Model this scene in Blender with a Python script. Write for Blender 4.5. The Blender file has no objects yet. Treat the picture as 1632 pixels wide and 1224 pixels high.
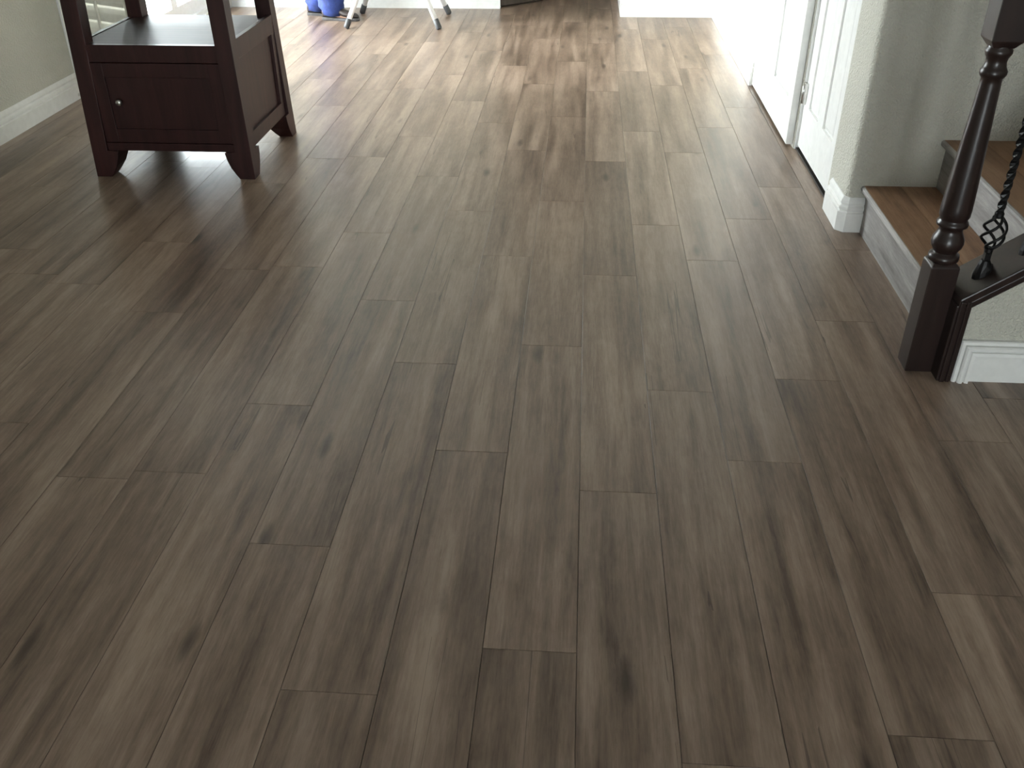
import bpy, bmesh, math, random
from mathutils import Vector, Matrix

random.seed(7)
S = bpy.context.scene
COL = S.collection
PI = math.pi

# ------------------------------------------------------------------ camera
EYE = 1.45
FPX, PITCH, YAW, ROLL = 1459.558, 0.5706223, 0.0769424, -0.0076561
cam_d = bpy.data.cameras.new('camera')
cam_d.sensor_width = 36.0
cam_d.lens = FPX * 36.0 / 1632.0
cam_d.clip_start = 0.05
cam_d.clip_end = 200
cam = bpy.data.objects.new('camera', cam_d)
COL.objects.link(cam)
_cp, _sp, _c, _s = math.cos(PITCH), math.sin(PITCH), math.cos(ROLL), math.sin(ROLL)
_right = Vector((_c, _s * _sp, _s * _cp))
_up = Vector((-_s, _c * _sp, _c * _cp))
_back = Vector((0, -_cp, _sp))
_m = Matrix((_right, _up, _back)).transposed()
cam.matrix_world = Matrix.Translation((0, 0, EYE)) @ (Matrix.Rotation(YAW, 3, 'Z') @ _m).to_4x4()
S.camera = cam

# ------------------------------------------------------------------ daylight
W = bpy.data.worlds.new('daylight')
S.world = W
W.use_nodes = True
_bg = W.node_tree.nodes['Background']
_bg.inputs[0].default_value = (0.90, 0.95, 1.0, 1)
_bg.inputs[1].default_value = 29.0
_sd = bpy.data.lights.new('sun_offscreen', 'SUN')
_sd.energy = 12.0
_sd.angle = math.radians(7)
_sd.color = (0.97, 0.98, 1.0)
_so = bpy.data.objects.new('sun_offscreen', _sd)
_so.rotation_euler = Vector((1.0, 0.05, -0.14)).to_track_quat('-Z', 'Y').to_euler()
_so.location = (-12, 3, 3)
COL.objects.link(_so)
S.view_settings.view_transform = 'Standard'
S.view_settings.look = 'None'
S.view_settings.gamma = 1.0
S.view_settings.use_curve_mapping = False
S.view_settings.exposure = 0.42
S.cycles.max_bounces = 10
S.cycles.diffuse_bounces = 6
S.cycles.sample_clamp_indirect = 8.0


def portal(name, loc, rot, sx, sy):
    d = bpy.data.lights.new(name, 'AREA')
    d.shape = 'RECTANGLE'
    d.size, d.size_y = sx, sy
    d.cycles.is_portal = True
    o = bpy.data.objects.new(name, d)
    o.location, o.rotation_euler = loc, rot
    COL.objects.link(o)


# openings of the room that let the daylight in
PATIO = (5.27, 7.62, 0.05, 2.46)          # y0 y1 z0 z1 in the left wall
FRONTW = (-0.75, 0.75, 0.12, 2.02)           # x0 x1 z0 z1 in the wall behind the camera
portal('patio_door_offscreen', (-2.95, (PATIO[0] + PATIO[1]) / 2, 1.255), (0, -PI / 2, 0), 2.41, 2.35)
portal('glass_door_behind_offscreen', ((FRONTW[0] + FRONTW[1]) / 2, -5.56, (FRONTW[2] + FRONTW[3]) / 2), (PI / 2, 0, 0), FRONTW[1] - FRONTW[0], FRONTW[3] - FRONTW[2])

# ------------------------------------------------------------------ materials
def srgb(r, g, b):
    f = lambda v: (v / 255 / 12.92) if v / 255 <= 0.04045 else ((v / 255 + 0.055) / 1.055) ** 2.4
    return (f(r), f(g), f(b), 1)


def new_mat(name):
    m = bpy.data.materials.new(name)
    m.use_nodes = True
    nt = m.node_tree
    return m, nt, nt.nodes['Principled BSDF']


def N(nt, kind, **kw):
    n = nt.nodes.new(kind)
    for k, v in kw.items():
        setattr(n, k, v)
    return n


def math_node(nt, op, a, b=None, clamp=False):
    n = N(nt, 'ShaderNodeMath', operation=op, use_clamp=clamp)
    for i, v in enumerate((a, b)):
        if v is None:
            continue
        if isinstance(v, (int, float)):
            n.inputs[i].default_value = v
        else:
            nt.links.new(v, n.inputs[i])
    return n.outputs[0]


def ramp(nt, fac, stops, interp='LINEAR'):
    n = N(nt, 'ShaderNodeValToRGB')
    n.color_ramp.interpolation = interp
    el = n.color_ramp.elements
    while len(el) < len(stops):
        el.new(0.5)
    for e, (p, c) in zip(el, stops):
        e.position, e.color = p, c
    nt.links.new(fac, n.inputs[0])
    return n.outputs[0]


def noise(nt, vec, scale, detail=2.0, rough=0.5, dist=0.0):
    mp = N(nt, 'ShaderNodeMapping')
    mp.inputs['Scale'].default_value = scale
    nt.links.new(vec, mp.inputs['Vector'])
    n = N(nt, 'ShaderNodeTexNoise')
    n.inputs['Scale'].default_value = 1.0
    n.inputs['Detail'].default_value = detail
    n.inputs['Roughness'].default_value = rough
    n.inputs['Distortion'].default_value = dist
    nt.links.new(mp.outputs[0], n.inputs['Vector'])
    return n.outputs[0]


def simple(name, col, rough=0.5, metal=0.0, spec=0.5, coat=0.0):
    m, nt, b = new_mat(name)
    b.inputs['Base Color'].default_value = col
    b.inputs['Roughness'].default_value = rough
    b.inputs['Metallic'].default_value = metal
    b.inputs['Specular IOR Level'].default_value = spec
    b.inputs['Coat Weight'].default_value = coat
    # very slight unevenness so that no surface is perfectly flat in tone
    tc = N(nt, 'ShaderNodeTexCoord')
    f = noise(nt, tc.outputs['Object'], (30, 30, 30), 3)
    mx = N(nt, 'ShaderNodeMix', data_type='RGBA')
    mx.inputs[6].default_value = tuple(c * 0.9 for c in col[:3]) + (1,)
    mx.inputs[7].default_value = tuple(min(1, c * 1.1) for c in col[:3]) + (1,)
    nt.links.new(f, mx.inputs[0])
    nt.links.new(mx.outputs[2], b.inputs['Base Color'])
    return m


def plank_mat(name, dark, mid, light, rough=0.33, along='y', spread=0.3, spec=0.5):
    """printed oak plank: long soft light and dark bands, fine grain, knots and drying cracks"""
    m, nt, b = new_mat(name)
    tc = N(nt, 'ShaderNodeTexCoord')
    oi = N(nt, 'ShaderNodeObjectInfo')
    off = N(nt, 'ShaderNodeVectorMath', operation='SCALE')
    off.inputs[0].default_value = (61.0, 137.0, 29.0)
    nt.links.new(oi.outputs['Random'], off.inputs['Scale'])
    vec = tc.outputs['Object']
    if along == 'upright':
        mp = N(nt, 'ShaderNodeMapping')
        mp.inputs['Rotation'].default_value = (0, PI / 2, 0)
        nt.links.new(vec, mp.inputs['Vector'])
        vec = mp.outputs[0]
    add = N(nt, 'ShaderNodeVectorMath', operation='ADD')
    nt.links.new(vec, add.inputs[0])
    nt.links.new(off.outputs[0], add.inputs[1])
    v = add.outputs[0]
    f1 = noise(nt, v, (13, 1.0, 4), 2.0, 0.5, 0.35)
    f2 = noise(nt, v, (44, 2.6, 4), 4.0, 0.62, 0.6)
    f3 = noise(nt, v, (190, 17, 20), 4.0, 0.7)
    f4 = noise(nt, v, (17, 8, 4), 5.0, 0.68, 0.4)
    t = math_node(nt, 'ADD', math_node(nt, 'MULTIPLY', f1, 0.42), math_node(nt, 'MULTIPLY', f2, 0.26))
    t = math_node(nt, 'ADD', t, math_node(nt, 'MULTIPLY', f4, 0.14))
    t = math_node(nt, 'ADD', t, math_node(nt, 'MULTIPLY', f3, 0.18))
    colr = ramp(nt, t, [(0.370, dark), (0.5, mid), (0.630, light)])
    # knots
    mp = N(nt, 'ShaderNodeMapping')
    mp.inputs['Scale'].default_value = (8.0, 2.0, 1.0)
    nt.links.new(v, mp.inputs['Vector'])
    vo = N(nt, 'ShaderNodeTexVoronoi')
    vo.inputs['Scale'].default_value = 1.0
    nt.links.new(mp.outputs[0], vo.inputs['Vector'])
    kd = ramp(nt, math_node(nt, 'ADD', vo.outputs['Distance'], math_node(nt, 'MULTIPLY', f4, 0.08)),
              [(0.085, (1, 1, 1, 1)), (0.19, (0, 0, 0, 1))])
    sep = N(nt, 'ShaderNodeSeparateColor')
    nt.links.new(vo.outputs['Color'], sep.inputs[0])
    knot = math_node(nt, 'MULTIPLY', kd, math_node(nt, 'GREATER_THAN', sep.outputs[0], 0.42))
    # cracks: contour of a stretched noise, broken up by another one
    fc = noise(nt, v, (13, 0.28, 3), 2.5, 0.45)
    band = math_node(nt, 'LESS_THAN', math_node(nt, 'ABSOLUTE', math_node(nt, 'SUBTRACT', fc, 0.5)), 0.0032)
    gate = math_node(nt, 'GREATER_THAN', noise(nt, v, (7, 2.0, 2), 1.0), 0.60)
    crack = math_node(nt, 'MULTIPLY', band, gate)
    blem = math_node(nt, 'MAXIMUM', math_node(nt, 'MULTIPLY', knot, 0.75), math_node(nt, 'MULTIPLY', crack, 0.5))
    mx = N(nt, 'ShaderNodeMix', data_type='RGBA')
    nt.links.new(blem, mx.inputs[0])
    nt.links.new(colr, mx.inputs[6])
    mx.inputs[7].default_value = tuple(c * 0.35 for c in dark[:3]) + (1,)
    # each plank a shade of its own
    hsv = N(nt, 'ShaderNodeHueSaturation')
    nt.links.new(mx.outputs[2], hsv.inputs['Color'])
    nt.links.new(math_node(nt, 'ADD', math_node(nt, 'MULTIPLY', oi.outputs['Random'], spread), 1.0 - spread / 2),
                 hsv.inputs['Value'])
    nt.links.new(hsv.outputs[0], b.inputs['Base Color'])
    b.inputs['Specular IOR Level'].default_value = spec
    r = math_node(nt, 'ADD', math_node(nt, 'MULTIPLY', f2, 0.16), rough - 0.08)
    nt.links.new(r, b.inputs['Roughness'])
    bp = N(nt, 'ShaderNodeBump')
    bp.inputs['Strength'].default_value = 0.12
    bp.inputs['Distance'].default_value = 0.001
    nt.links.new(f3, bp.inputs['Height'])
    nt.links.new(bp.outputs[0], b.inputs['Normal'])
    return m


def wall_mat(name, col):
    """painted drywall with an orange-peel texture"""
    m, nt, b = new_mat(name)
    tc = N(nt, 'ShaderNodeTexCoord')
    f = noise(nt, tc.outputs['Object'], (130, 130, 130), 2.0, 0.5)
    f2 = noise(nt, tc.outputs['Object'], (2.2, 2.2, 2.2), 2.0)
    c = ramp(nt, f2, [(0.3, tuple(x * 0.95 for x in col[:3]) + (1,)), (0.7, tuple(x * 1.04 for x in col[:3]) + (1,))])
    nt.links.new(c, b.inputs['Base Color'])
    b.inputs['Roughness'].default_value = 0.75
    b.inputs['Specular IOR Level'].default_value = 0.3
    bp = N(nt, 'ShaderNodeBump')
    bp.inputs['Strength'].default_value = 0.8
    bp.inputs['Distance'].default_value = 0.006
    h = ramp(nt, f, [(0.36, (0, 0, 0, 1)), (0.68, (1, 1, 1, 1))])
    nt.links.new(h, bp.inputs['Height'])
    nt.links.new(bp.outputs[0], b.inputs['Normal'])
    return m


def stain_mat(name, a, c, rough=0.34, axis=(30, 30, 2.0), spec=0.5):
    """dark stained wood with faint grain along z"""
    m, nt, b = new_mat(name)
    tc = N(nt, 'ShaderNodeTexCoord')
    f = noise(nt, tc.outputs['Object'], axis, 4.0, 0.6, 0.4)
    nt.links.new(ramp(nt, f, [(0.3, a), (0.75, c)]), b.inputs['Base Color'])
    b.inputs['Roughness'].default_value = rough
    b.inputs['Specular IOR Level'].default_value = spec
    return m


def denim_mat(name):
    m, nt, b = new_mat(name)
    tc = N(nt, 'ShaderNodeTexCoord')
    f = noise(nt, tc.outputs['Object'], (14, 14, 9), 4.0, 0.6)
    g = noise(nt, tc.outputs['Object'], (420, 420, 160), 2.0)
    t = math_node(nt, 'ADD', math_node(nt, 'MULTIPLY', f, 0.75), math_node(nt, 'MULTIPLY', g, 0.25))
    nt.links.new(ramp(nt, t, [(0.3, srgb(10, 17, 52)), (0.7, srgb(46, 68, 138))]), b.inputs['Base Color'])
    b.inputs['Roughness'].default_value = 0.85
    return m


def glass_mat(name):
    m = bpy.data.materials.new(name)
    m.use_nodes = True
    nt = m.node_tree
    nt.nodes.clear()
    out = N(nt, 'ShaderNodeOutputMaterial')
    tr = N(nt, 'ShaderNodeBsdfTransparent')
    tr.inputs[0].default_value = (0.95, 0.97, 0.96, 1)
    gl = N(nt, 'ShaderNodeBsdfGlossy')
    gl.inputs['Roughness'].default_value = 0.02
    mx = N(nt, 'ShaderNodeMixShader')
    mx.inputs[0].default_value = 0.07
    nt.links.new(tr.outputs[0], mx.inputs[1])
    nt.links.new(gl.outputs[0], mx.inputs[2])
    nt.links.new(mx.outputs[0], out.inputs[0])
    return m


M = {}
M['plank'] = plank_mat('floor_plank', (0.085, 0.056, 0.040, 1), (0.206, 0.146, 0.108, 1), (0.340, 0.256, 0.198, 1), 0.33, spread=0.16)
M['tread'] = plank_mat('tread_plank', (0.13, 0.068, 0.038, 1), (0.25, 0.145, 0.082, 1), (0.34, 0.215, 0.135, 1), 0.5, spec=0.25)
M['riser'] = plank_mat('riser_plank', (0.11, 0.10, 0.093, 1), (0.235, 0.22, 0.21, 1), (0.40, 0.38, 0.365, 1), 0.5, 'upright')
M['wall'] = wall_mat('wall_paint', (0.62, 0.605, 0.53, 1))
M['ceil'] = wall_mat('ceiling_paint', (0.72, 0.71, 0.68, 1))
M['white'] = simple('white_trim', (0.80, 0.80, 0.78, 1), 0.4)
M['espresso'] = stain_mat('espresso_wood', (0.018, 0.0052, 0.0048, 1), (0.045, 0.0135, 0.012, 1), 0.4, spec=0.32)
M['shelf_wood'] = stain_mat('shelf_wood', (0.016, 0.0075, 0.007, 1), (0.040, 0.020, 0.018, 1), 0.5, (2.0, 30, 30), 0.14)
M['rail'] = stain_mat('rail_wood', (0.013, 0.007, 0.006, 1), (0.028, 0.015, 0.013, 1), 0.32)
M['iron'] = simple('black_iron', (0.012, 0.011, 0.011, 1), 0.45, 0.6)
M['chrome'] = simple('brushed_nickel', (0.62, 0.61, 0.58, 1), 0.28, 1.0)
M['rubber'] = simple('grey_rubber', (0.05, 0.05, 0.052, 1), 0.6)
M['tube'] = simple('white_tube', (0.82, 0.82, 0.82, 1), 0.3)
M['slab'] = simple('subfloor', (0.16, 0.135, 0.11, 1), 0.5)
M['threshold'] = simple('threshold_dark', (0.03, 0.026, 0.022, 1), 0.5)
M['concrete'] = simple('patio_concrete', (0.55, 0.54, 0.52, 1), 0.8)
M['darkdoor'] = stain_mat('dark_door_wood', (0.03, 0.02, 0.013, 1), (0.06, 0.042, 0.03, 1), 0.4)
M['glass'] = glass_mat('window_glass')
M['denim'] = denim_mat('denim')
M['boot'] = simple('dark_boot_leather', (0.035, 0.026, 0.024, 1), 0.45)
M['sole'] = simple('boot_sole', (0.06, 0.055, 0.055, 1), 0.6)
M['shirt'] = simple('shirt_cloth', (0.10, 0.11, 0.13, 1), 0.9)
M['skin'] = simple('skin', (0.50, 0.31, 0.22, 1), 0.5)
M['hair'] = simple('hair_brown', (0.03, 0.02, 0.014, 1), 0.5)
M['eye'] = simple('eye_dark', (0.03, 0.02, 0.02, 1), 0.2)
M['shutter'] = simple('shutter_paint', (0.70, 0.69, 0.62, 1), 0.45)
M['cream'] = simple('stand_board', (0.75, 0.73, 0.68, 1), 0.5)


# ------------------------------------------------------------------ mesh helpers
class MB:
    def __init__(self):
        self.v, self.f = [], []

    def add(self, vs, fs):
        o = len(self.v)
        self.v += [tuple(p) for p in vs]
        self.f += [tuple(i + o for i in f) for f in fs]
        return self

    def box(self, x0, x1, y0, y1, z0, z1):
        return self.add([(x0, y0, z0), (x1, y0, z0), (x1, y1, z0), (x0, y1, z0),
                         (x0, y0, z1), (x1, y0, z1), (x1, y1, z1), (x0, y1, z1)],
                        [(3, 2, 1, 0), (4, 5, 6, 7), (0, 1, 5, 4), (1, 2, 6, 5), (2, 3, 7, 6), (3, 0, 4, 7)])

    def loft(self, rings, cap=True, closed=True):
        n = len(rings[0])
        vs = [p for r in rings for p in r]
        fs = []
        for i in range(len(rings) - 1):
            for j in range(n if closed else n - 1):
                k = (j + 1) % n
                fs.append((i * n + j, i * n + k, (i + 1) * n + k, (i + 1) * n + j))
        if cap:
            fs.append(tuple(reversed(range(n))))
            fs.append(tuple((len(rings) - 1) * n + j for j in range(n)))
        return self.add(vs, fs)

    def lathe(self, prof, cx, cy, n=24):
        rings = [[(cx + r * math.cos(2 * PI * j / n), cy + r * math.sin(2 * PI * j / n), z) for j in range(n)]
                 for z, r in prof]
        return self.loft(rings)

    def tube(self, pts, r, n=10, twist=0.0, sq=False):
        pts = [Vector(p) for p in pts]
        rings = []
        rr = r if isinstance(r, (list, tuple)) else [r] * len(pts)
        ref = None
        for i, p in enumerate(pts):
            d = (pts[min(i + 1, len(pts) - 1)] - pts[max(i - 1, 0)]).normalized()
            if ref is None:
                ref = Vector((1, 0, 0)) if abs(d.x) < 0.9 else Vector((0, 1, 0))
            u = (ref - d * ref.dot(d)).normalized()
            ref = u
            w = d.cross(u)
            rings.append([p + rr[i] * (math.cos(2 * PI * j / n + twist * i) * u + math.sin(2 * PI * j / n + twist * i) * w)
                          for j in range(n)])
        return self.loft(rings)

    def prism(self, poly, axis, a, b):
        """extrude a polygon: axis z takes (x,y), y takes (x,z), x takes (y,z)"""
        mk = {'z': lambda p, t: (p[0], p[1], t), 'y': lambda p, t: (p[0], t, p[1]), 'x': lambda p, t: (t, p[0], p[1])}[axis]
        return self.loft([[mk(p, a) for p in poly], [mk(p, b) for p in poly]])

    def mesh(self, name, mat, smooth=False):
        me = bpy.data.meshes.new(name)
        me.from_pydata(self.v, [], self.f)
        bm = bmesh.new()
        bm.from_mesh(me)
        bmesh.ops.recalc_face_normals(bm, faces=bm.faces)
        bm.to_mesh(me)
        bm.free()
        if smooth:
            for p in me.polygons:
                p.use_smooth = True
        me.materials.append(M[mat])
        return me

    def build(self, name, mat, parent=None, bevel=0.0, smooth=False, seg=2):
        o = bpy.data.objects.new(name, self.mesh(name, mat, smooth))
        COL.objects.link(o)
        if parent:
            o.parent = parent
        if bevel:
            md = o.modifiers.new('bevel', 'BEVEL')
            md.width, md.segments, md.limit_method = bevel, seg, 'ANGLE'
            md.angle_limit = math.radians(35)
        return o


def B(*a):
    return MB().box(*a)


def struct(o, label=None):
    o['kind'] = 'structure'
    if label:
        o['label'] = label
    return o


def thing(name, label, cat, loc=(0, 0, 0), group=None):
    o = bpy.data.objects.new(name, None)
    o.location = loc
    o.empty_display_size = 0.1
    COL.objects.link(o)
    tag(o, label, cat, group)
    return o


def tag(o, label, cat, group=None):
    o['label'], o['category'] = label, cat
    if group:
        o['group'] = group
    return o


def smooth_by_angle(o, deg=40):
    for p in o.data.polygons:
        p.use_smooth = True
    md = o.modifiers.new('split', 'EDGE_SPLIT')
    md.split_angle = math.radians(deg)


def wall_holes(name, axis, p0, p1, u0, u1, z0, z1, holes, mat='wall'):
    """wall slab normal to axis between p0 and p1 with rectangular openings (ua, ub, za, zb)"""
    us = sorted({u0, u1, *[h[0] for h in holes], *[h[1] for h in holes]})
    zs = sorted({z0, z1, *[h[2] for h in holes], *[h[3] for h in holes]})
    mb = MB()
    for i in range(len(us) - 1):
        for j in range(len(zs) - 1):
            uc, zc = (us[i] + us[i + 1]) / 2, (zs[j] + zs[j + 1]) / 2
            if any(h[0] < uc < h[1] and h[2] < zc < h[3] for h in holes):
                continue
            if axis == 'x':
                mb.box(p0, p1, us[i], us[i + 1], zs[j], zs[j + 1])
            else:
                mb.box(us[i], us[i + 1], p0, p1, zs[j], zs[j + 1])
    return struct(mb.build(name, mat))


BASE_PROFILE = [(-0.004, 0), (0.020, 0), (0.020, 0.076), (0.012, 0.079), (0.012, 0.083), (0.0165, 0.088), (0.0165, 0.098), (0.009, 0.104),
                (0.009, 0.108), (0.0125, 0.114), (0.0105, 0.124), (0.004, 0.136), (-0.004, 0.136)]


def sweep_base(mb, path):
    """baseboard profile swept along a floor path; the room lies to the left of the path"""
    pts = [Vector((p[0], p[1], 0)) for p in path]
    rings = []
    for i, p in enumerate(pts):
        ns = []
        for a, b in ((i - 1, i), (i, i + 1)):
            if a >= 0 and b < len(pts):
                d = (pts[b] - pts[a]).normalized()
                ns.append(Vector((-d.y, d.x, 0)))
        n = (ns[0] + ns[-1]).normalized()
        k = 1 / max(0.3, n.dot(ns[0]))
        rings.append([p + n * d * k + Vector((0, 0, z)) for d, z in BASE_PROFILE])
    mb.loft(rings)
    return mb


# ------------------------------------------------------------------ floor
PW, PL, P0 = 0.190, 1.219, 0.02895
XL, XR = -2.897, 1.035
CH = 2.75
YB = 7.88
floor = struct(B(-3.05, 3.7, -5.6, 9.75, -0.06, -0.0085).build('floor', 'slab'))
PHASE = {-10: 14.81, -9: 16.78, -8: 13.81, -6: 15.79, -5: 11.07, -4: 8.08, -3: 5.97, -2: 10.10, -1: 6.644, 0: 9.347,
         1: 11.817, 2: 10.119, 3: 12.257, 4: 7.788, 5: 10.773}


def plank_mesh(w, l, name='plank'):
    g, c, h = 0.0006, 0.0005, 0.0004
    x, y = w / 2 - g, l / 2 - g
    mb = MB()
    mb.loft([[(-x, -y, -0.008), (x, -y, -0.008), (x, y, -0.008), (-x, y, -0.008)],
             [(-x, -y, -h), (x, -y, -h), (x, y, -h), (-x, y, -h)],
             [(-x + c, -y + c, 0), (x - c, -y + c, 0), (x - c, y - c, 0), (-x + c, y - c, 0)]])
    return mb.mesh(name, 'plank')


full_plank = plank_mesh(PW, PL)
for k in range(-16, 14):
    xa, xb = P0 + k * PW, P0 + (k + 1) * PW
    ph = PHASE.get(k, random.uniform(0, 6.4)) * PW
    xm = (xa + xb) / 2
    ymax = 9.6 if -0.78 < xm < 0.36 else YB + 0.02
    ymin = -0.9
    if k >= 6:
        ymax = 2.385
    if xa < XL:
        xa = XL
    n0 = math.floor((ymin - ph) / PL)
    y = ph + n0 * PL
    while y < ymax:
        a, b_ = max(y, ymin), min(y + PL, ymax)
        if b_ - a > 0.03:
            full = abs(b_ - a - PL) < 1e-4 and abs(xb - xa - PW) < 1e-4
            me = full_plank if full else plank_mesh(xb - xa, b_ - a)
            o = bpy.data.objects.new('plank', me)
            o.location = ((xa + xb) / 2, (a + b_) / 2, 0)
            o.parent = floor
            COL.objects.link(o)
        y += PL

# ------------------------------------------------------------------ room shell
struct(B(-3.05, 4.3, -5.6, 9.75, CH - 0.05, CH + 0.05).build('ceiling', 'ceil'))
wall_holes('wall_left', 'x', XL - 0.12, XL, -5.6, YB + 0.12, -0.05, CH, [PATIO])
wall_holes('wall_back', 'y', YB, YB + 0.12, XL - 0.1, -0.70, -0.05, CH, [])
struct(B(-0.82, -0.70, YB + 0.12, 9.75, -0.05, CH).build('wall_hall_left', 'wall'))
struct(B(0.30, 1.16, 7.59, 9.75, -0.05, CH).build('wall_hall_right', 'wall'))
struct(B(-0.82, 0.42, 9.62, 9.75, -0.05, CH).build('wall_hall_end', 'wall'))
# header over the hall opening
struct(B(-0.70, 0.30, YB, YB + 0.12, 2.15, CH).build('wall_hall_header', 'wall'))
# right wall beyond the closet door, closet header, bullnose end of the wall by the stairs
struct(MB().prism([(1.035, 4.455), (1.16, 4.455), (1.16, 7.6), (1.005, 7.6), (1.005, 5.60), (1.035, 5.60)], 'z', -0.05, CH).build('wall_right', 'wall'))
struct(B(XR, 1.16, 3.735, 4.455, 2.05, CH).build('wall_closet_header', 'wall'))
_r = 0.028
_poly = [(XR, 3.735), (1.16, 3.735), (4.2, 3.735), (4.2, 3.455), (XR + _r, 3.455)] + \
        [(XR + _r - _r * math.sin(a), 3.455 + _r - _r * math.cos(a)) for a in [PI / 2 * i / 8 for i in range(1, 9)]]
_w = struct(MB().prism(_poly, 'z', -0.05, CH).build('wall_stair', 'wall'))
smooth_by_angle(_w, 30)
# walls that close the room behind the camera and to the right
wall_holes('wall_front', 'y', -5.6, -5.5, -3.05, 3.7, -0.05, CH, [(FRONTW[0], FRONTW[1], FRONTW[2], FRONTW[3])])
struct(B(3.6, 3.7, -5.6, 2.5, -0.05, CH).build('wall_right_front', 'wall'))
struct(B(4.2, 4.3, 2.36, 3.75, -0.05, CH).build('wall_stair_top', 'wall'))
# closet space behind the door
struct(B(1.16, 1.2, 3.735, 4.5, -0.05, CH).build('wall_closet_back', 'wall'))

# baseboards
def baseboard(name, path, mat='white'):
    o = struct(sweep_base(MB(), path).build(name, mat))
    return o


baseboard('baseboard_left', [(XL, 5.17), (XL, -5.5)], 'white')
baseboard('baseboard_back', [(-0.70, YB + 0.1), (-0.70, YB), (XL, YB)])
baseboard('baseboard_hall', [(1.005, 7.59), (0.30, 7.59), (0.30, 9.6)])
baseboard('baseboard_right', [(1.005, 5.60), (1.005, 7.59)])
_bp = [(1.109, 3.455), (XR + 0.016, 3.455), (XR, 3.471), (XR, 3.672), (XR + 0.03, 3.69)]
baseboard('baseboard_stair', _bp)


# patio door: frame, three glazed panels
win = bpy.data.objects.new('window_1', None)
COL.objects.link(win)
struct(win, 'tall white framed patio door with three glazed panels')
y0, y1, z0, z1 = PATIO
fx0, fx1 = XL - 0.10, XL - 0.02
MB().box(fx0, fx1, y0, y0 + 0.04, z0, z1).box(fx0, fx1, y1 - 0.04, y1, z0, z1).box(fx0, fx1, y0 + 0.04, y1 - 0.04, z1 - 0.04, z1) \
    .box(fx0, fx1, y0 + 0.04, y1 - 0.04, z0, z0 + 0.03).build('frame', 'white', win)
pw = (y1 - y0 - 0.08) / 3
for i in range(3):
    a = y0 + 0.04 + i * pw
    px0, px1 = XL - 0.085, XL - 0.045
    st, br = 0.05, 0.10
    sash = MB().box(px0, px1, a, a + st, z0 + 0.03, z1 - 0.04).box(px0, px1, a + pw - st, a + pw, z0 + 0.03, z1 - 0.04) \
        .box(px0, px1, a + st, a + pw - st, z0 + 0.03, z0 + 0.03 + br).box(px0, px1, a + st, a + pw - st, z1 - 0.12, z1 - 0.04) \
        .build('sash', 'white', win)
    B(XL - 0.068, XL - 0.062, a + st, a + pw - st, z0 + 0.03 + br, z1 - 0.12).build('pane', 'glass', sash)
# casing round the patio door
struct(MB().box(XL - 0.002, XL + 0.014, 5.175, 5.27, 0, 2.55).box(XL - 0.002, XL + 0.014, 7.62, 7.715, 0, 2.55)
       .box(XL - 0.002, XL + 0.014, 5.27, 7.62, 2.46, 2.55).build('trim_1', 'white', bevel=0.004))
struct(B(-14, XL - 0.12, -6, 16, -0.12, -0.02).build('ground', 'concrete'), 'pale concrete patio outside the glass door')

# unseen canopy added over the patio to block high sky light
pr = struct(B(-5.0, XL - 0.12, 5.0, 9.6, 2.60, 2.70).build('sky_blocker', 'ceil'), 'flat unseen canopy added outside the glass door to block sky light')
for _y in (5.2, 9.4):
    B(-4.9, -4.78, _y - 0.06, _y + 0.06, -0.02, 2.60).build('post', 'white', pr)  # uprights of the added canopy, unseen as well

# window behind the camera
win2 = bpy.data.objects.new('window_2', None)
COL.objects.link(win2)
struct(win2, 'white framed glass door in the wall behind the viewer')
x0, x1, z0, z1 = FRONTW
MB().box(x0, x0 + 0.05, -5.58, -5.52, z0, z1).box(x1 - 0.05, x1, -5.58, -5.52, z0, z1) \
    .box(x0 + 0.05, x1 - 0.05, -5.58, -5.52, z0, z0 + 0.05).box(x0 + 0.05, x1 - 0.05, -5.58, -5.52, z1 - 0.05, z1) \
    .box((x0 + x1) / 2 - 0.03, (x0 + x1) / 2 + 0.03, -5.58, -5.52, z0 + 0.05, z1 - 0.05).build('frame', 'white', win2)
for a, b_ in ((x0 + 0.05, (x0 + x1) / 2 - 0.03), ((x0 + x1) / 2 + 0.03, x1 - 0.05)):
    B(a, b_, -5.553, -5.547, z0 + 0.05, z1 - 0.05).build('pane', 'glass', win2)

# ------------------------------------------------------------------ doors
def panel_leaf(name, parent, axis_x, y0, y1, z0, z1, th, mat='white', flip=1):
    """six-panel leaf whose face looks towards -x; the panels are sunk and have a raised field"""
    leaf = MB()
    w = y1 - y0
    st = 0.105
    cols = [(y0 + st, y0 + w / 2 - 0.05), (y0 + w / 2 + 0.05, y1 - st)]
    rows = [(z0 + 0.20, z0 + 0.78), (z0 + 0.94, z0 + 1.56), (z0 + 1.66, z1 - 0.11)]
    ys = sorted({y0, y1, *[c for q in cols for c in q]})
    zs = sorted({z0, z1, *[c for q in rows for c in q]})
    fields = []
    for i in range(len(ys) - 1):
        for j in range(len(zs) - 1):
            hole = any(abs(ys[i] - c[0]) < 1e-6 for c in cols) and any(abs(zs[j] - r[0]) < 1e-6 for r in rows)
            xa = axis_x + (0.012 if hole else 0)
            leaf.box(xa, axis_x + th, ys[i], ys[i + 1], zs[j], zs[j + 1])
            if hole:
                fields.append((ys[i], ys[i + 1], zs[j], zs[j + 1]))
    o = leaf.build(name, mat, parent)
    for a, b_, c, d in fields:
        e = 0.025
        x = axis_x + 0.0125
        ring0 = [(x, a + .002, c + .002), (x, b_ - .002, c + .002), (x, b_ - .002, d - .002), (x, a + .002, d - .002)]
        ring1 = [(x - 0.010, a + e, c + e), (x - 0.010, b_ - e, c + e), (x - 0.010, b_ - e, d - e), (x - 0.010, a + e, d - e)]
        MB().loft([ring0, ring1]).build('door_panel', mat, o)
    return o


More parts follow.
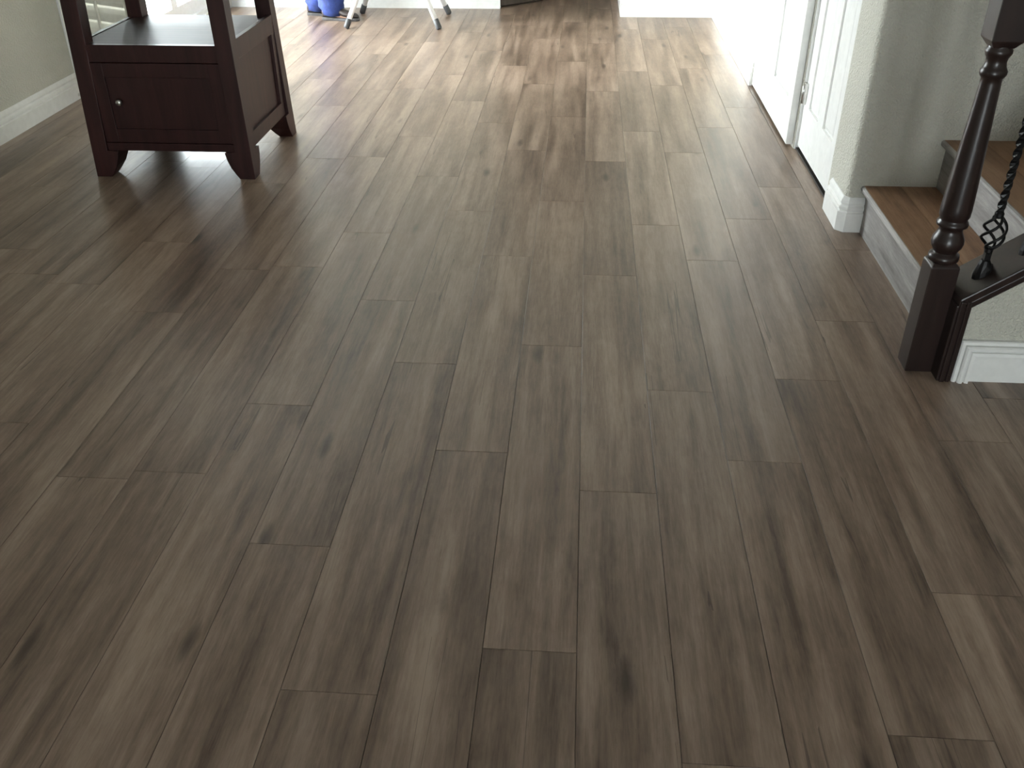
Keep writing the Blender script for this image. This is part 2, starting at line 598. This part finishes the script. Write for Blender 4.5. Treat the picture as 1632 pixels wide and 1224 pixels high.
d1 = bpy.data.objects.new('door_1', None)
COL.objects.link(d1)
struct(d1, 'white six-panel closet door beside the stairs, closed')
panel_leaf('leaf', d1, 1.052, 3.745, 4.445, 0.022, 2.04, 0.036)
MB().box(1.04, 1.155, 3.736, 3.7445, 0, 2.05).box(1.04, 1.155, 4.4455, 4.454, 0, 2.05).build('jamb', 'white', d1)
B(1.046, 1.15, 3.738, 4.452, -0.002, 0.009).build('threshold', 'threshold', d1)
for zc in (0.27, 1.05, 1.83):
    hg = B(1.040, 1.051, 4.415, 4.445, zc - 0.048, zc + 0.048).build('hinge', 'chrome', d1)
    MB().tube([(1.040, 4.447, zc - 0.05), (1.040, 4.447, zc + 0.05)], 0.0065, 8).build('hinge_pin', 'chrome', hg, smooth=True)

d2 = bpy.data.objects.new('door_2', None)
COL.objects.link(d2)
struct(d2, 'white six-panel door swung open flat along the right wall')
panel_leaf('leaf', d2, 1.002, 4.475, 5.585, 0.014, 2.05, 0.032)

d3 = bpy.data.objects.new('door_3', None)
d3.location = (-0.685, 7.90, 0)
d3.rotation_euler = (0, 0, math.radians(40.5))
COL.objects.link(d3)
struct(d3, 'dark brown door standing ajar in the hall opening')
dl = B(0, 0.76, 0, 0.036, 0.012, 2.04).build('leaf', 'darkdoor', d3, bevel=0.002)
for a, b_, c, d in ((0.10, 0.34, 0.22, 0.90), (0.42, 0.66, 0.22, 0.90), (0.10, 0.34, 1.05, 1.90), (0.42, 0.66, 1.05, 1.90)):
    B(a, b_, -0.006, 0.0, c, d).build('door_panel', 'darkdoor', d3, bevel=0.004)

# ------------------------------------------------------------------ staircase
RISE, RUN, RX, NOSE = 0.1825, 0.2555, 1.107, 0.022
YN, YF = 2.495, 3.455
stairs = thing('staircase', 'wood-plank staircase with grey risers and brown treads rising beside the textured wall', 'staircase',
               (RX, (YN + YF) / 2, 0))
off = Vector((RX, (YN + YF) / 2, 0))


def SB(x0, x1, y0, y1, z0, z1):
    return B(x0 - off.x, x1 - off.x, y0 - off.y, y1 - off.y, z0, z1)


NST = 9
for i in range(NST):
    xr = RX + i * RUN
    zt = (i + 1) * RISE
    # origin in the middle of each board so that the grain differs board by board
    r = SB(xr, xr + 0.016, YN, YF, i * RISE, zt - 0.012).build('riser', 'riser', stairs)
    ns = MB()
    prof = [(xr - NOSE + 0.004, zt - 0.021), (xr + 0.014, zt - 0.021), (xr + 0.014, zt + 0.001), (xr - NOSE + 0.006, zt + 0.001),
            (xr - NOSE + 0.001, zt - 0.003), (xr - NOSE, zt - 0.010), (xr - NOSE + 0.001, zt - 0.018)]
    ns.prism([(p[0] - off.x, p[1]) for p in prof], 'y', YN - off.y, YF - off.y)
    tr = SB(xr + 0.014, xr + RUN, YN, YF, zt - 0.02, zt - 0.0008).build('tread', 'tread', stairs)
    ns.build('nosing', 'riser', tr)
    for a, b_ in ((xr - 0.012, xr + 0.125), (xr + 0.126, xr + RUN - 0.001)):
        SB(a, b_, YN, YF, zt - 0.006, zt + 0.0012).build('plank', 'tread', tr)
# wall under the open side of the stairs
KX0, KX1 = 1.08, 3.6
KY0, KY1 = 2.362, 2.495
SL = RISE / RUN
CAPZ = lambda x: 0.285 + SL * (x - 1.095)
xt = (2.5 - 0.285) / SL + 1.095
_kp = [(KX0, -0.05), (4.2, -0.05), (4.2, 2.45), (xt, 2.45), (KX0, CAPZ(KX0) - 0.035)]
struct(MB().prism(_kp, 'y', KY0, KY1).build('wall_knee', 'wall'), 'sloping wall under the open side of the stairs')
# dark cap board on that wall with a moulding along its near edge
capA, capB = 1.068, 3.4
t2 = struct(MB().prism([(capA, CAPZ(capA) - 0.03), (capB, CAPZ(capB) - 0.03), (capB, CAPZ(capB)), (capA, CAPZ(capA))], 'y', 2.345, 2.508)
            .build('trim_2', 'rail', bevel=0.004), 'dark stained sloping cap board on the stair wall')
MB().prism([(capA + .03, CAPZ(capA + .03) - 0.052), (capB, CAPZ(capB) - 0.052), (capB, CAPZ(capB) - 0.026), (capA + .03, CAPZ(capA + .03) - 0.026)],
           'y', 2.347, 2.37).build('moulding', 'rail', t2, bevel=0.004)
t3 = struct(B(1.064, 1.106, 2.346, 2.508, 0, CAPZ(1.085) - 0.03).build('trim_3', 'rail', bevel=0.004),
            'dark stained upright board closing the end of the stair wall')
B(1.071, 1.085, 2.340, 2.347, 0, 0.262).build('bead', 'rail', t3, bevel=0.003)
B(1.089, 1.099, 2.342, 2.347, 0, 0.262).build('bead', 'rail', t3, bevel=0.002)

# mitred baseboard on the wall under the stairs
bk = struct(B(1.107, 3.6, 2.350, KY0 + 0.002, 0, 0.136).build('baseboard_knee', 'white'))
MP = [(0.0, 0.016), (0.003, 0.011), (0.010, 0.009), (0.0105, 0.015), (0.014, 0.015), (0.0145, 0.007), (0.019, 0.002), (0.026, 0.0015), (0.030, 0.006),
      (0.0305, 0.011), (0.034, 0.011), (0.0345, 0.005), (0.044, 0.002)]
# (distance in from the outer edge, depth behind the front plane)
def moulding_strip():
    mb = MB()
    fy = 2.334
    rings_l, rings_c, rings_r = [], [], []
    for d, q in MP:
        y = fy + q
        rings_l.append((1.107 + d, y, 0.0))
        rings_c.append((1.107 + d, y, 0.136 - d))
        rings_r.append((3.6, y, 0.136 - d))
    n = len(MP)
    back = 2.3515
    vs, fs = [], []
    for ring in (rings_l, rings_c, rings_r):
        vs += ring
    # closing edges towards the board
    for i in range(2):
        for j in range(n - 1):
            fs.append((i * n + j, i * n + j + 1, (i + 1) * n + j + 1, (i + 1) * n + j))
    o = len(vs)
    vs += [(1.107, back, 0), (1.107, back, 0.136), (3.6, back, 0.136)]
    fs += [(0, n, o + 1, o), (n, 2 * n, o + 2, o + 1)]
    o2 = len(vs)
    d = MP[-1][0]
    vs += [(1.107 + d, back, 0), (1.107 + d, back, 0.136 - d), (3.6, back, 0.136 - d)]
    fs += [(n - 1, o2, o2 + 1, 2 * n - 1), (2 * n - 1, o2 + 1, o2 + 2, 3 * n - 1)]
    return mb.add(vs, fs)


moulding_strip().build('moulding', 'white', bk)

# newel post
NX, NY, NH = 1.028, 2.435, 0.039
newel = thing('newel_post', 'dark stained turned newel post standing at the foot of the stairs', 'newel post', (NX, NY, 0))


def sq(z, h):
    return [(-h, -h, z), (h, -h, z), (h, h, z), (-h, h, z)]


MB().loft([sq(0, NH), sq(0.338, NH), sq(0.348, NH - 0.009)]).build('base_block', 'rail', newel, bevel=0.003)
prof = [(0.346, 0.034), (0.350, 0.040), (0.358, 0.0415), (0.366, 0.040), (0.370, 0.033), (0.374, 0.031), (0.380, 0.034),
        (0.390, 0.0405), (0.402, 0.043), (0.414, 0.0415), (0.426, 0.036), (0.436, 0.0315), (0.444, 0.031), (0.449, 0.036),
        (0.452, 0.041), (0.458, 0.042), (0.463, 0.040), (0.468, 0.036), (0.473, 0.0365), (0.480, 0.040), (0.50, 0.0405), (0.56, 0.0385),
        (0.66, 0.034), (0.76, 0.029), (0.835, 0.0255), (0.846, 0.0255), (0.850, 0.029), (0.857, 0.0325), (0.865, 0.0325), (0.871, 0.029),
        (0.876, 0.0265), (0.886, 0.0245), (0.896, 0.026), (0.903, 0.030), (0.909, 0.0325), (0.916, 0.032), (0.921, 0.028), (0.93, 0.028)]
_o = MB().lathe(prof, 0, 0, 32).build('turned_shaft', 'rail', newel)
smooth_by_angle(_o, 50)
MB().loft([sq(0.922, NH - 0.014), sq(0.94, NH), sq(1.14, NH), sq(1.15, NH - 0.008)]).build('upper_block', 'rail', newel, bevel=0.002)
_o = MB().lathe([(1.148, 0.030), (1.155, 0.036), (1.165, 0.036), (1.17, 0.022), (1.18, 0.022), (1.195, 0.036), (1.215, 0.040), (1.235, 0.034),
                 (1.248, 0.015), (1.25, 0.003)], 0, 0, 24).build('finial', 'rail', newel)
smooth_by_angle(_o, 50)

# handrail rising from the newel
hr0 = Vector((NX + NH - 0.002, NY, 1.05))
hx1 = 3.3
hp = [(-0.030, -0.028), (0.030, -0.028), (0.033, -0.005), (0.029, 0.015), (0.015, 0.027), (-0.015, 0.027), (-0.029, 0.015), (-0.033, -0.005)]
rings = [[(x, NY + a, 1.05 + SL * (x - hr0.x) + b_) for a, b_ in hp] for x in (hr0.x, hx1)]
hr = MB().loft(rings).build('handrail', 'rail', bevel=0.003)
tag(hr, 'dark stained sloping wooden handrail rising from the newel post', 'handrail')

# iron balusters
def baluster(x, y, label):
    zb = CAPZ(x)
    t = thing('baluster', label, 'baluster', (x, y, zb), 'iron balusters along the stair cap')
    ztop = 1.05 + SL * (x - hr0.x) - 0.026 - zb
    # shoe
    s0 = [(0.024 * math.cos(2 * PI * j / 12), 0.024 * math.sin(2 * PI * j / 12)) for j in range(12)]
    MB().loft([[(a, b_, SL * a - 0.002) for a, b_ in s0], [(a, b_, SL * a + 0.014) for a, b_ in s0],
               [(a * 0.72, b_ * 0.72, 0.030) for a, b_ in s0], [(a * 0.5, b_ * 0.5, 0.044) for a, b_ in s0]]).build('shoe', 'iron', t, bevel=0.003)
    n = 60
    z_b, z_t = 0.082, 0.168
    B(-0.008, 0.008, -0.008, 0.008, 0.0, z_b - 0.01).build('lower_rod', 'iron', t)
    rod = MB()
    zs = [z_t + (ztop - z_t) * i / n for i in range(n + 1)]
    rings = []
    for i, z in enumerate(zs):
        a = 0.55 * i if z < z_t + 0.35 else 0.55 * (0.35 / ((ztop - z_t) / n))
        a = 0.55 * min(i, 0.36 / ((ztop - z_t) / n))
        rings.append([(0.0112 * math.cos(a + PI / 4 + PI / 2 * j), 0.0112 * math.sin(a + PI / 4 + PI / 2 * j), z) for j in range(4)])
    rod.loft(rings).build('twisted_rod', 'iron', t)
    bk_ = MB()
    for j in range(4):
        pts = []
        for i in range(15):
            u = i / 14
            r = 0.004 + 0.027 * math.sin(PI * u) ** 0.75
            a = 2 * PI * j / 4 + 1.25 * PI * u
            pts.append((r * math.cos(a), r * math.sin(a), z_b - 0.008 + u * (z_t - z_b + 0.014)))
        bk_.tube(pts, 0.0042, 6)
    bk_.build('basket', 'iron', t, smooth=True)
    MB().lathe([(z_t - 0.002, 0.008), (z_t + 0.003, 0.0125), (z_t + 0.012, 0.0125), (z_t + 0.018, 0.008)], 0, 0, 12).build('collar', 'iron', t)
    MB().lathe([(z_b - 0.02, 0.008), (z_b - 0.015, 0.0115), (z_b - 0.006, 0.0115), (z_b - 0.001, 0.007)], 0, 0, 12).build('collar', 'iron', t)
    return t


BY = 2.418
_places = ['black iron baluster with a twisted basket, first beside the newel post',
           'black iron baluster second up the stairs from the newel post']
for i in range(2):
    baluster(1.137 + i * 0.107, BY, _places[i])
for i, w_ in enumerate(('third', 'fourth', 'fifth', 'sixth', 'seventh', 'eighth', 'ninth', 'tenth', 'eleventh', 'twelfth', 'thirteenth', 'fourteenth')):
    baluster(1.137 + (i + 2) * 0.107, BY, 'black iron baluster %s up the stairs from the newel post' % w_)

# ------------------------------------------------------------------ dark wooden cabinet
CX0, CX1, CY0, CY1 = -2.192, -1.455, 3.885, 4.575
cab = thing('cabinet', 'dark espresso wooden stand with open top shelf and one lower door', 'cabinet', ((CX0 + CX1) / 2, (CY0 + CY1) / 2, 0))
cx, cy = (CX0 + CX1) / 2, (CY0 + CY1) / 2
HX, HY = (CX1 - CX0) / 2, (CY1 - CY0) / 2
PS = 0.072
TOPZ = 0.90
lean = 0.026 / 0.9
BOT = 0.118
for sx in (-1, 1):
    for sy in (-1, 1):
        def ring(z, w):
            ox, oy = sx * (HX - lean * z), sy * (HY - lean * z)
            ix, iy = ox - sx * w, oy - sy * w
            return [(ox, oy, z), (ix, oy, z), (ix, iy, z), (ox, iy, z)]
        rings = [ring(0, 0.070), ring(0.02, 0.084), ring(0.05, 0.102), ring(0.085, 0.114), ring(BOT, 0.120), ring(BOT + 0.002, PS), ring(TOPZ - 0.03, PS)]
        MB().loft(rings).build('leg', 'espresso', cab, bevel=0.002)
DZ = 0.573
ins = 0.012
ex = HX - lean * 0.35
ey = HY - lean * 0.35
# lower box
B(-ex + 0.03, ex - 0.03, -ey + 0.03, ey - 0.03, BOT, BOT + 0.02).build('bottom_board', 'espresso', cab)
B(-ex + PS * 0.5, ex - PS * 0.5, -ey + 0.012, ey - 0.012, DZ - 0.024, DZ).build('shelf', 'shelf_wood', cab)
ix1 = HX - lean * BOT - PS + 0.001
ix0 = -ix1
MB().box(ix0, ix1, -ey + 0.006, -ey + 0.03, DZ - 0.07, DZ + 0.002).build('front_rail', 'espresso', cab, bevel=0.002)
B(ix0, ix1, -ey + 0.006, -ey + 0.03, BOT, BOT + 0.035).build('bottom_rail', 'espresso', cab, bevel=0.002)
door = MB()
dz0, dz1 = BOT + 0.038, DZ - 0.073
dy = -ey + 0.006
door.box(ix0 + 0.002, ix0 + 0.062, dy, dy + 0.022, dz0, dz1).box(ix1 - 0.062, ix1 - 0.002, dy, dy + 0.022, dz0, dz1)
door.box(ix0 + 0.062, ix1 - 0.062, dy, dy + 0.022, dz0, dz0 + 0.06).box(ix0 + 0.062, ix1 - 0.062, dy, dy + 0.022, dz1 - 0.06, dz1)
dr = door.build('door', 'espresso', cab, bevel=0.0015)
B(ix0 + 0.06, ix1 - 0.06, dy + 0.007, dy + 0.016, dz0 + 0.058, dz1 - 0.058).build('door_panel', 'espresso', dr)
kz, kx = 0.337, -2.008 - cx
_k = MB()
kp = [(0.0, 0.006), (-0.010, 0.006), (-0.013, 0.011), (-0.018, 0.0145), (-0.023, 0.013), (-0.026, 0.007), (-0.027, 0.001)]
_k.loft([[(kx + r * math.cos(2 * PI * j / 16), dy + q, kz + r * math.sin(2 * PI * j / 16)) for j in range(16)] for q, r in kp])
_k.build('knob', 'chrome', dr, smooth=True)
# framed sides and back
for s in (-1, 1):
    xo = s * (ex - 0.008)
    xi = s * (ex - 0.030)
    a, b_ = min(xo, xi), max(xo, xi)
    ya, yb = -ey + PS, ey - PS
    fr = MB().box(a, b_, ya, yb, DZ - 0.065, DZ + (0.016 if s > 0 else 0.002)).box(a, b_, ya, yb, BOT, BOT + 0.065)
    fr.box(a, b_, ya, ya + 0.045, BOT + 0.065, DZ - 0.065).box(a, b_, yb - 0.045, yb, BOT + 0.065, DZ - 0.065)
    sf = fr.build('side_frame', 'espresso', cab, bevel=0.0015)
    xm = s * (ex - 0.022)
    B(min(xm, xi), max(xm, xi), ya + 0.044, yb - 0.044, BOT + 0.064, DZ - 0.064).build('side_panel', 'espresso', sf)
    B(s * (ex - 0.025) - 0.010, s * (ex - 0.025) + 0.010, ya, yb, TOPZ - 0.10, TOPZ - 0.03).build('top_rail', 'espresso', cab)
B(ix0, ix1, ey - 0.03, ey - 0.012, BOT, DZ - 0.01).build('back_panel', 'espresso', cab)
B(ix0, ix1, ey - 0.045, ey - 0.027, 0.648, 0.672).build('back_rail', 'espresso', cab)
for s in (-1, 1):
    B(ix0, ix1, s * (ey - 0.035) - 0.010, s * (ey - 0.035) + 0.010, TOPZ - 0.10, TOPZ - 0.03).build('top_rail', 'espresso', cab)
B(-ex - 0.02, ex + 0.02, -ey - 0.02, ey + 0.02, TOPZ - 0.03, TOPZ).build('top_board', 'espresso', cab, bevel=0.004)

# ------------------------------------------------------------------ door stop on the left baseboard
ds = thing('door_stop', 'small spring door stop with white tip screwed to the left baseboard', 'door stop', (XL + 0.014, 5.128, 0.024))
_d = MB()
_d.loft([[(q, r * math.cos(2 * PI * j / 12), r * math.sin(2 * PI * j / 12)) for j in range(12)] for q, r in ((0, .012), (.004, .012), (.008, .007))])
_d.build('base', 'chrome', ds)
MB().tube([(0.006 + 0.05 * i / 96, 0.005 * math.cos(i * 0.6), 0.005 * math.sin(i * 0.6)) for i in range(97)], 0.0012, 5).build('spring', 'chrome', ds)
_d = MB()
_d.loft([[(q, r * math.cos(2 * PI * j / 12), r * math.sin(2 * PI * j / 12)) for j in range(12)]
         for q, r in ((.050, .007), (.054, .012), (.068, .0125), (.073, .009), (.0745, .002))])
_d.build('tip', 'tube', ds, smooth=True)

# ------------------------------------------------------------------ plantation shutter swung into the room
def shutter(loc, ang, width, label):
    t = thing('shutter_panel', label, 'shutter', loc, 'plantation shutters at the patio door')
    t.rotation_euler = (0, 0, ang)
    zb, zt, st = 0.06, 2.02, 0.048
    fr = MB().box(0, st, -0.014, 0.014, zb, zt).box(width - st, width, -0.014, 0.014, zb, zt)
    fr.box(st, width - st, -0.014, 0.014, zb, zb + 0.10).box(st, width - st, -0.014, 0.014, zt - 0.10, zt)
    fr.build('frame', 'shutter', t, bevel=0.002)
    sp = 0.086
    n = int((zt - zb - 0.20) / sp)
    me = None
    tilt = math.radians(72)
    for i in range(n):
        zc = zb + 0.10 + sp * (i + 0.5)
        if me is None:
            hw, th = 0.0445, 0.0055
            sec = [(-hw, 0), (-hw * .6, th * .8), (0, th), (hw * .6, th * .8), (hw, 0), (hw * .6, -th * .8), (0, -th), (-hw * .6, -th * .8)]
            ca, sa = math.cos(tilt), math.sin(tilt)
            rr = [[(x, a * ca - b_ * sa, a * sa + b_ * ca) for a, b_ in sec] for x in (st + 0.002, width - st - 0.002)]
            me = MB().loft(rr).mesh('louver', 'shutter')
        o = bpy.data.objects.new('louver', me)
        o.location = (0, 0, zc)
        o.parent = t
        COL.objects.link(o)
    B(width / 2 - 0.006, width / 2 + 0.006, -0.040, -0.028, zb + 0.13, zt - 0.13).build('tilt_rod', 'shutter', t)
    return t


shutter((XL + 0.02, 5.29, 0), math.atan2(-0.455, 0.89), 0.52, 'white louvered shutter panel swung into the room behind the dark cabinet')

# ------------------------------------------------------------------ stand with splayed white legs
SX, SY = -1.413, 7.345
stand = thing('folding_stand', 'white tubular folding stand with splayed legs and grey rubber tips', 'stand', (SX, SY, 0))
SH = 0.62
for sx, sy in ((-1, -1), (1, -1), (-1, 1), (1, 1)):
    foot = Vector((sx * 0.352, sy * 0.285, 0.0))
    top = Vector((sx * (0.352 - 0.45 * SH), sy * (0.285 - 0.22 * SH), SH))
    d = (top - foot).normalized()
    lg = MB().tube([foot + d * 0.03, top], 0.0185, 12).build('leg', 'tube', stand, smooth=True)
    MB().tube([foot + Vector((0, 0, 0.003)), foot + d * 0.012, foot + d * 0.075, foot + d * 0.077], [0.017, 0.022, 0.022, 0.019], 12) \
        .build('rubber_foot', 'rubber', lg, smooth=True)
for sy in (-1, 1):
    yy = sy * (0.285 - 0.22 * 0.50)
    xx = 0.352 - 0.45 * 0.50
    MB().tube([(-xx, yy, 0.50), (xx, yy, 0.50)], 0.010, 8).build('crossbar', 'tube', stand, smooth=True)
B(-0.24, 0.24, -0.21, 0.21, SH - 0.01, SH + 0.02).build('top_board', 'cream', stand, bevel=0.006)

# ------------------------------------------------------------------ person in blue jeans
PX, PY = -2.02, 7.47
# the figure faces +x, right leg (towards -y) forward; coordinates relative to its base
RF, LF = Vector((0.085, -0.075, 0)), Vector((-0.10, 0.075, 0))      # heels/ankles on the floor
hipR, hipL = Vector((-0.01, -0.09, 0.90)), Vector((-0.02, 0.09, 0.90))
kneeR, kneeL = Vector((0.075, -0.085, 0.49)), Vector((-0.03, 0.085, 0.49))
ankR, ankL = RF + Vector((0, 0, 0.10)), LF + Vector((0, 0, 0.10))
body_j = [((-0.015, 0, 0.97), 0.13), ((-0.01, 0, 1.12), 0.125), ((0.0, 0, 1.30), 0.14), ((0.0, 0, 1.42), 0.11), ((0.01, 0, 1.50), 0.055),
          ((0.02, 0, 1.56), 0.055), ((0.03, 0, 1.64), 0.085), ((0.03, 0, 1.72), 0.08),
          (tuple(hipR), 0.085), (tuple(kneeR), 0.055), (tuple(ankR), 0.036), (tuple(RF + Vector((0.02, 0, 0.05))), 0.034), (tuple(RF + Vector((0.15, -0.01, 0.035))), 0.028),
          (tuple(hipL), 0.085), (tuple(kneeL), 0.055), (tuple(ankL), 0.036), (tuple(LF + Vector((0.02, 0, 0.05))), 0.034), (tuple(LF + Vector((0.15, 0.01, 0.035))), 0.028),
          ((0.0, -0.19, 1.42), 0.055), ((0.03, -0.235, 1.14), 0.040), ((0.21, -0.21, 1.00), 0.030), ((0.27, -0.20, 0.985), 0.036),
          ((0.0, 0.19, 1.42), 0.055), ((0.02, 0.235, 1.14), 0.040), ((0.20, 0.22, 1.00), 0.030), ((0.26, 0.21, 0.985), 0.036)]
body_e = [(0, 1), (1, 2), (2, 3), (3, 4), (4, 5), (5, 6), (6, 7), (0, 8), (8, 9), (9, 10), (10, 11), (11, 12), (0, 13), (13, 14), (14, 15), (15, 16), (16, 17),
          (3, 18), (18, 19), (19, 20), (20, 21), (3, 22), (22, 23), (23, 24), (24, 25)]
for hand, out in ((21, -1), (25, 1)):
    p = Vector(body_j[hand][0])
    for i, (dy_, ln) in enumerate(((-0.030, 0.062), (-0.010, 0.075), (0.010, 0.078), (0.029, 0.068))):
        b0 = len(body_j)
        body_j += [(tuple(p + Vector((0.03, dy_, 0.0))), 0.011), (tuple(p + Vector((0.03 + ln * 0.55, dy_ * 1.15, -0.008))), 0.009),
                   (tuple(p + Vector((0.03 + ln, dy_ * 1.2, -0.034))), 0.008)]
        body_e += [(hand, b0), (b0, b0 + 1), (b0 + 1, b0 + 2)]
    b0 = len(body_j)
    body_j += [(tuple(p + Vector((-0.005, -out * 0.038, -0.006))), 0.012), (tuple(p + Vector((0.035, -out * 0.058, -0.018))), 0.010)]
    body_e += [(hand, b0), (b0, b0 + 1)]


def skin_obj(name, joints, edges, mat, parent, root=0, sub=2):
    me = bpy.data.meshes.new(name)
    me.from_pydata([j[0] for j in joints], edges, [])
    bm = bmesh.new()
    bm.from_mesh(me)
    lay = bm.verts.layers.skin.verify()
    bm.verts.ensure_lookup_table()
    for i, j in enumerate(joints):
        r = j[1]
        bm.verts[i][lay].radius = (r, r) if not isinstance(r, tuple) else r
        bm.verts[i][lay].use_root = (i == root)
    bm.to_mesh(me)
    bm.free()
    me.materials.append(M[mat])
    o = bpy.data.objects.new(name, me)
    COL.objects.link(o)
    sk = o.modifiers.new('skin', 'SKIN')
    sk.use_smooth_shade = True
    sb = o.modifiers.new('subdivision', 'SUBSURF')
    sb.levels = sb.render_levels = sub
    if parent:
        o.parent = parent
    return o


person = skin_obj('person', body_j, body_e, 'skin', None)
person.location = (PX, PY, 0)
person.rotation_euler = (0, 0, math.radians(-8))
tag(person, 'person in blue jeans and dark boots standing beside the white stand', 'person')


def tube_cloth(name, rings, mat, n=20, wob=0.0):
    """open-ended cloth tube: rings are (centre, rx, ry)"""
    mb = MB()
    rr = []
    for i, (c, rx, ry) in enumerate(rings):
        rr.append([(c[0] + (rx + wob * math.sin(3 * a + i * 1.7)) * math.cos(a), c[1] + (ry + wob * math.cos(2 * a + i * 2.3)) * math.sin(a), c[2]
                    + (0.004 * math.sin(2 * a) if wob else 0))
                   for a in [2 * PI * j / n for j in range(n)]])
    return mb.loft(rr, cap=False)


def lerp(a, b_, t):
    return a + (b_ - a) * t


jeans = MB()
for hip, knee, ank in ((hipR, kneeR, ankR), (hipL, kneeL, ankL)):
    rings = []
    for t_, r in ((-0.1, 0.095), (0.15, 0.115), (0.45, 0.10), (0.8, 0.085), (1.0, 0.080)):
        c = lerp(hip, knee, max(t_, -0.1))
        rings.append((c, r, r * 0.98))
    hem = ank + Vector((0.012, 0, -0.062))
    for t_, r in ((0.2, 0.088), (0.45, 0.096), (0.62, 0.106), (0.72, 0.108), (0.80, 0.098), (0.87, 0.099), (0.93, 0.088), (1.0, 0.078)):
        c = lerp(knee, hem, t_)
        rings.append((c, r, r * 0.86))
    sub_ = tube_cloth('j', rings, 'denim', 22, 0.009)
    jeans.add(sub_.v, sub_.f)
sub_ = tube_cloth('j', [(Vector((-0.015, 0, 1.02)), 0.125, 0.165), (Vector((-0.015, 0, 0.94)), 0.135, 0.185), (Vector((-0.015, 0, 0.86)), 0.125, 0.185)], 'denim', 24)
jeans.add(sub_.v, sub_.f)
jo = jeans.build('jeans', 'denim', person, smooth=True)
md = jo.modifiers.new('thick', 'SOLIDIFY')
md.thickness = 0.003
skin_obj('shirt', [((-0.012, 0, 0.93), 0.158), ((-0.01, 0, 1.12), 0.148), ((0.0, 0, 1.30), 0.165), ((0.0, 0, 1.415), 0.132), ((0.006, 0, 1.475), 0.070),
                   ((0.0, -0.195, 1.42), 0.078), ((0.012, -0.215, 1.29), 0.066), ((0.02, -0.226, 1.20), 0.062),
                   ((0.0, 0.195, 1.42), 0.078), ((0.010, 0.215, 1.29), 0.066), ((0.018, 0.226, 1.20), 0.062)],
         [(0, 1), (1, 2), (2, 3), (3, 4), (3, 5), (5, 6), (6, 7), (3, 8), (8, 9), (9, 10)], 'shirt', person)
for F, s in ((RF, -1), (LF, 1)):
    secs = []
    # (x, half width, sole z, top z)
    for x, hw, zt_ in ((-0.075, 0.012, 0.06), (-0.068, 0.030, 0.085), (-0.03, 0.038, 0.115), (0.02, 0.039, 0.12), (0.07, 0.042, 0.10), (0.12, 0.049, 0.075),
                       (0.165, 0.048, 0.062), (0.20, 0.036, 0.050), (0.218, 0.014, 0.036)):
        secs.append([(F.x + x, F.y + hw * math.cos(a), 0.018 + (zt_ - 0.018) * (0.5 + 0.5 * math.sin(a)) ** 0.8) for a in [2 * PI * j / 16 for j in range(16)]])
    bo = MB().loft(secs).build('boot', 'boot', person, smooth=True)
    outline = []
    for x, hw in ((-0.078, 0.012), (-0.070, 0.033), (-0.03, 0.040), (0.03, 0.038), (0.08, 0.043), (0.125, 0.051), (0.17, 0.049), (0.207, 0.036), (0.224, 0.012)):
        outline.append((F.x + x, hw))
    poly = [(x, F.y - h) for x, h in outline] + [(x, F.y + h) for x, h in reversed(outline)]
    MB().prism(poly, 'z', 0.0, 0.020).build('sole', 'sole', bo, bevel=0.003)
# face and hair
hd = MB()
hr_ = []
for i in range(10):
    u = i / 9
    z = 1.655 + 0.125 * math.sin(u * PI / 2)
    r = 0.101 * math.cos(u * PI / 2) + 0.002
    hr_.append([(0.018 + r * math.cos(a) * 1.02 - 0.012, r * 0.92 * math.sin(a), z) for a in [2 * PI * j / 20 for j in range(20)]])
hd.loft(hr_)
hd.build('hair', 'hair', person, smooth=True)
for s in (-1, 1):
    MB().lathe([(1.652, 0.002), (1.656, 0.008), (1.664, 0.008), (1.668, 0.002)], 0.103, s * 0.030, 10).build('eye', 'eye', person, smooth=True)
    MB().loft([[(0.03 + r * math.cos(a) * 0.6, s * (0.078 + q), 1.645 + r * math.sin(a)) for a in [2 * PI * j / 12 for j in range(12)]]
               for q, r in ((0, 0.022), (0.012, 0.030), (0.016, 0.022))]).build('ear', 'skin', person, smooth=True)
MB().loft([[(0.10, -0.012, 1.622), (0.10, 0.012, 1.622), (0.10, 0.004, 1.662), (0.10, -0.004, 1.662)],
           [(0.132, -0.006, 1.626), (0.132, 0.006, 1.626), (0.112, 0.002, 1.660), (0.112, -0.002, 1.660)]]).build('nose', 'skin', person)
B(0.098, 0.116, -0.022, 0.022, 1.594, 1.602).build('mouth', 'hair', person, bevel=0.002)
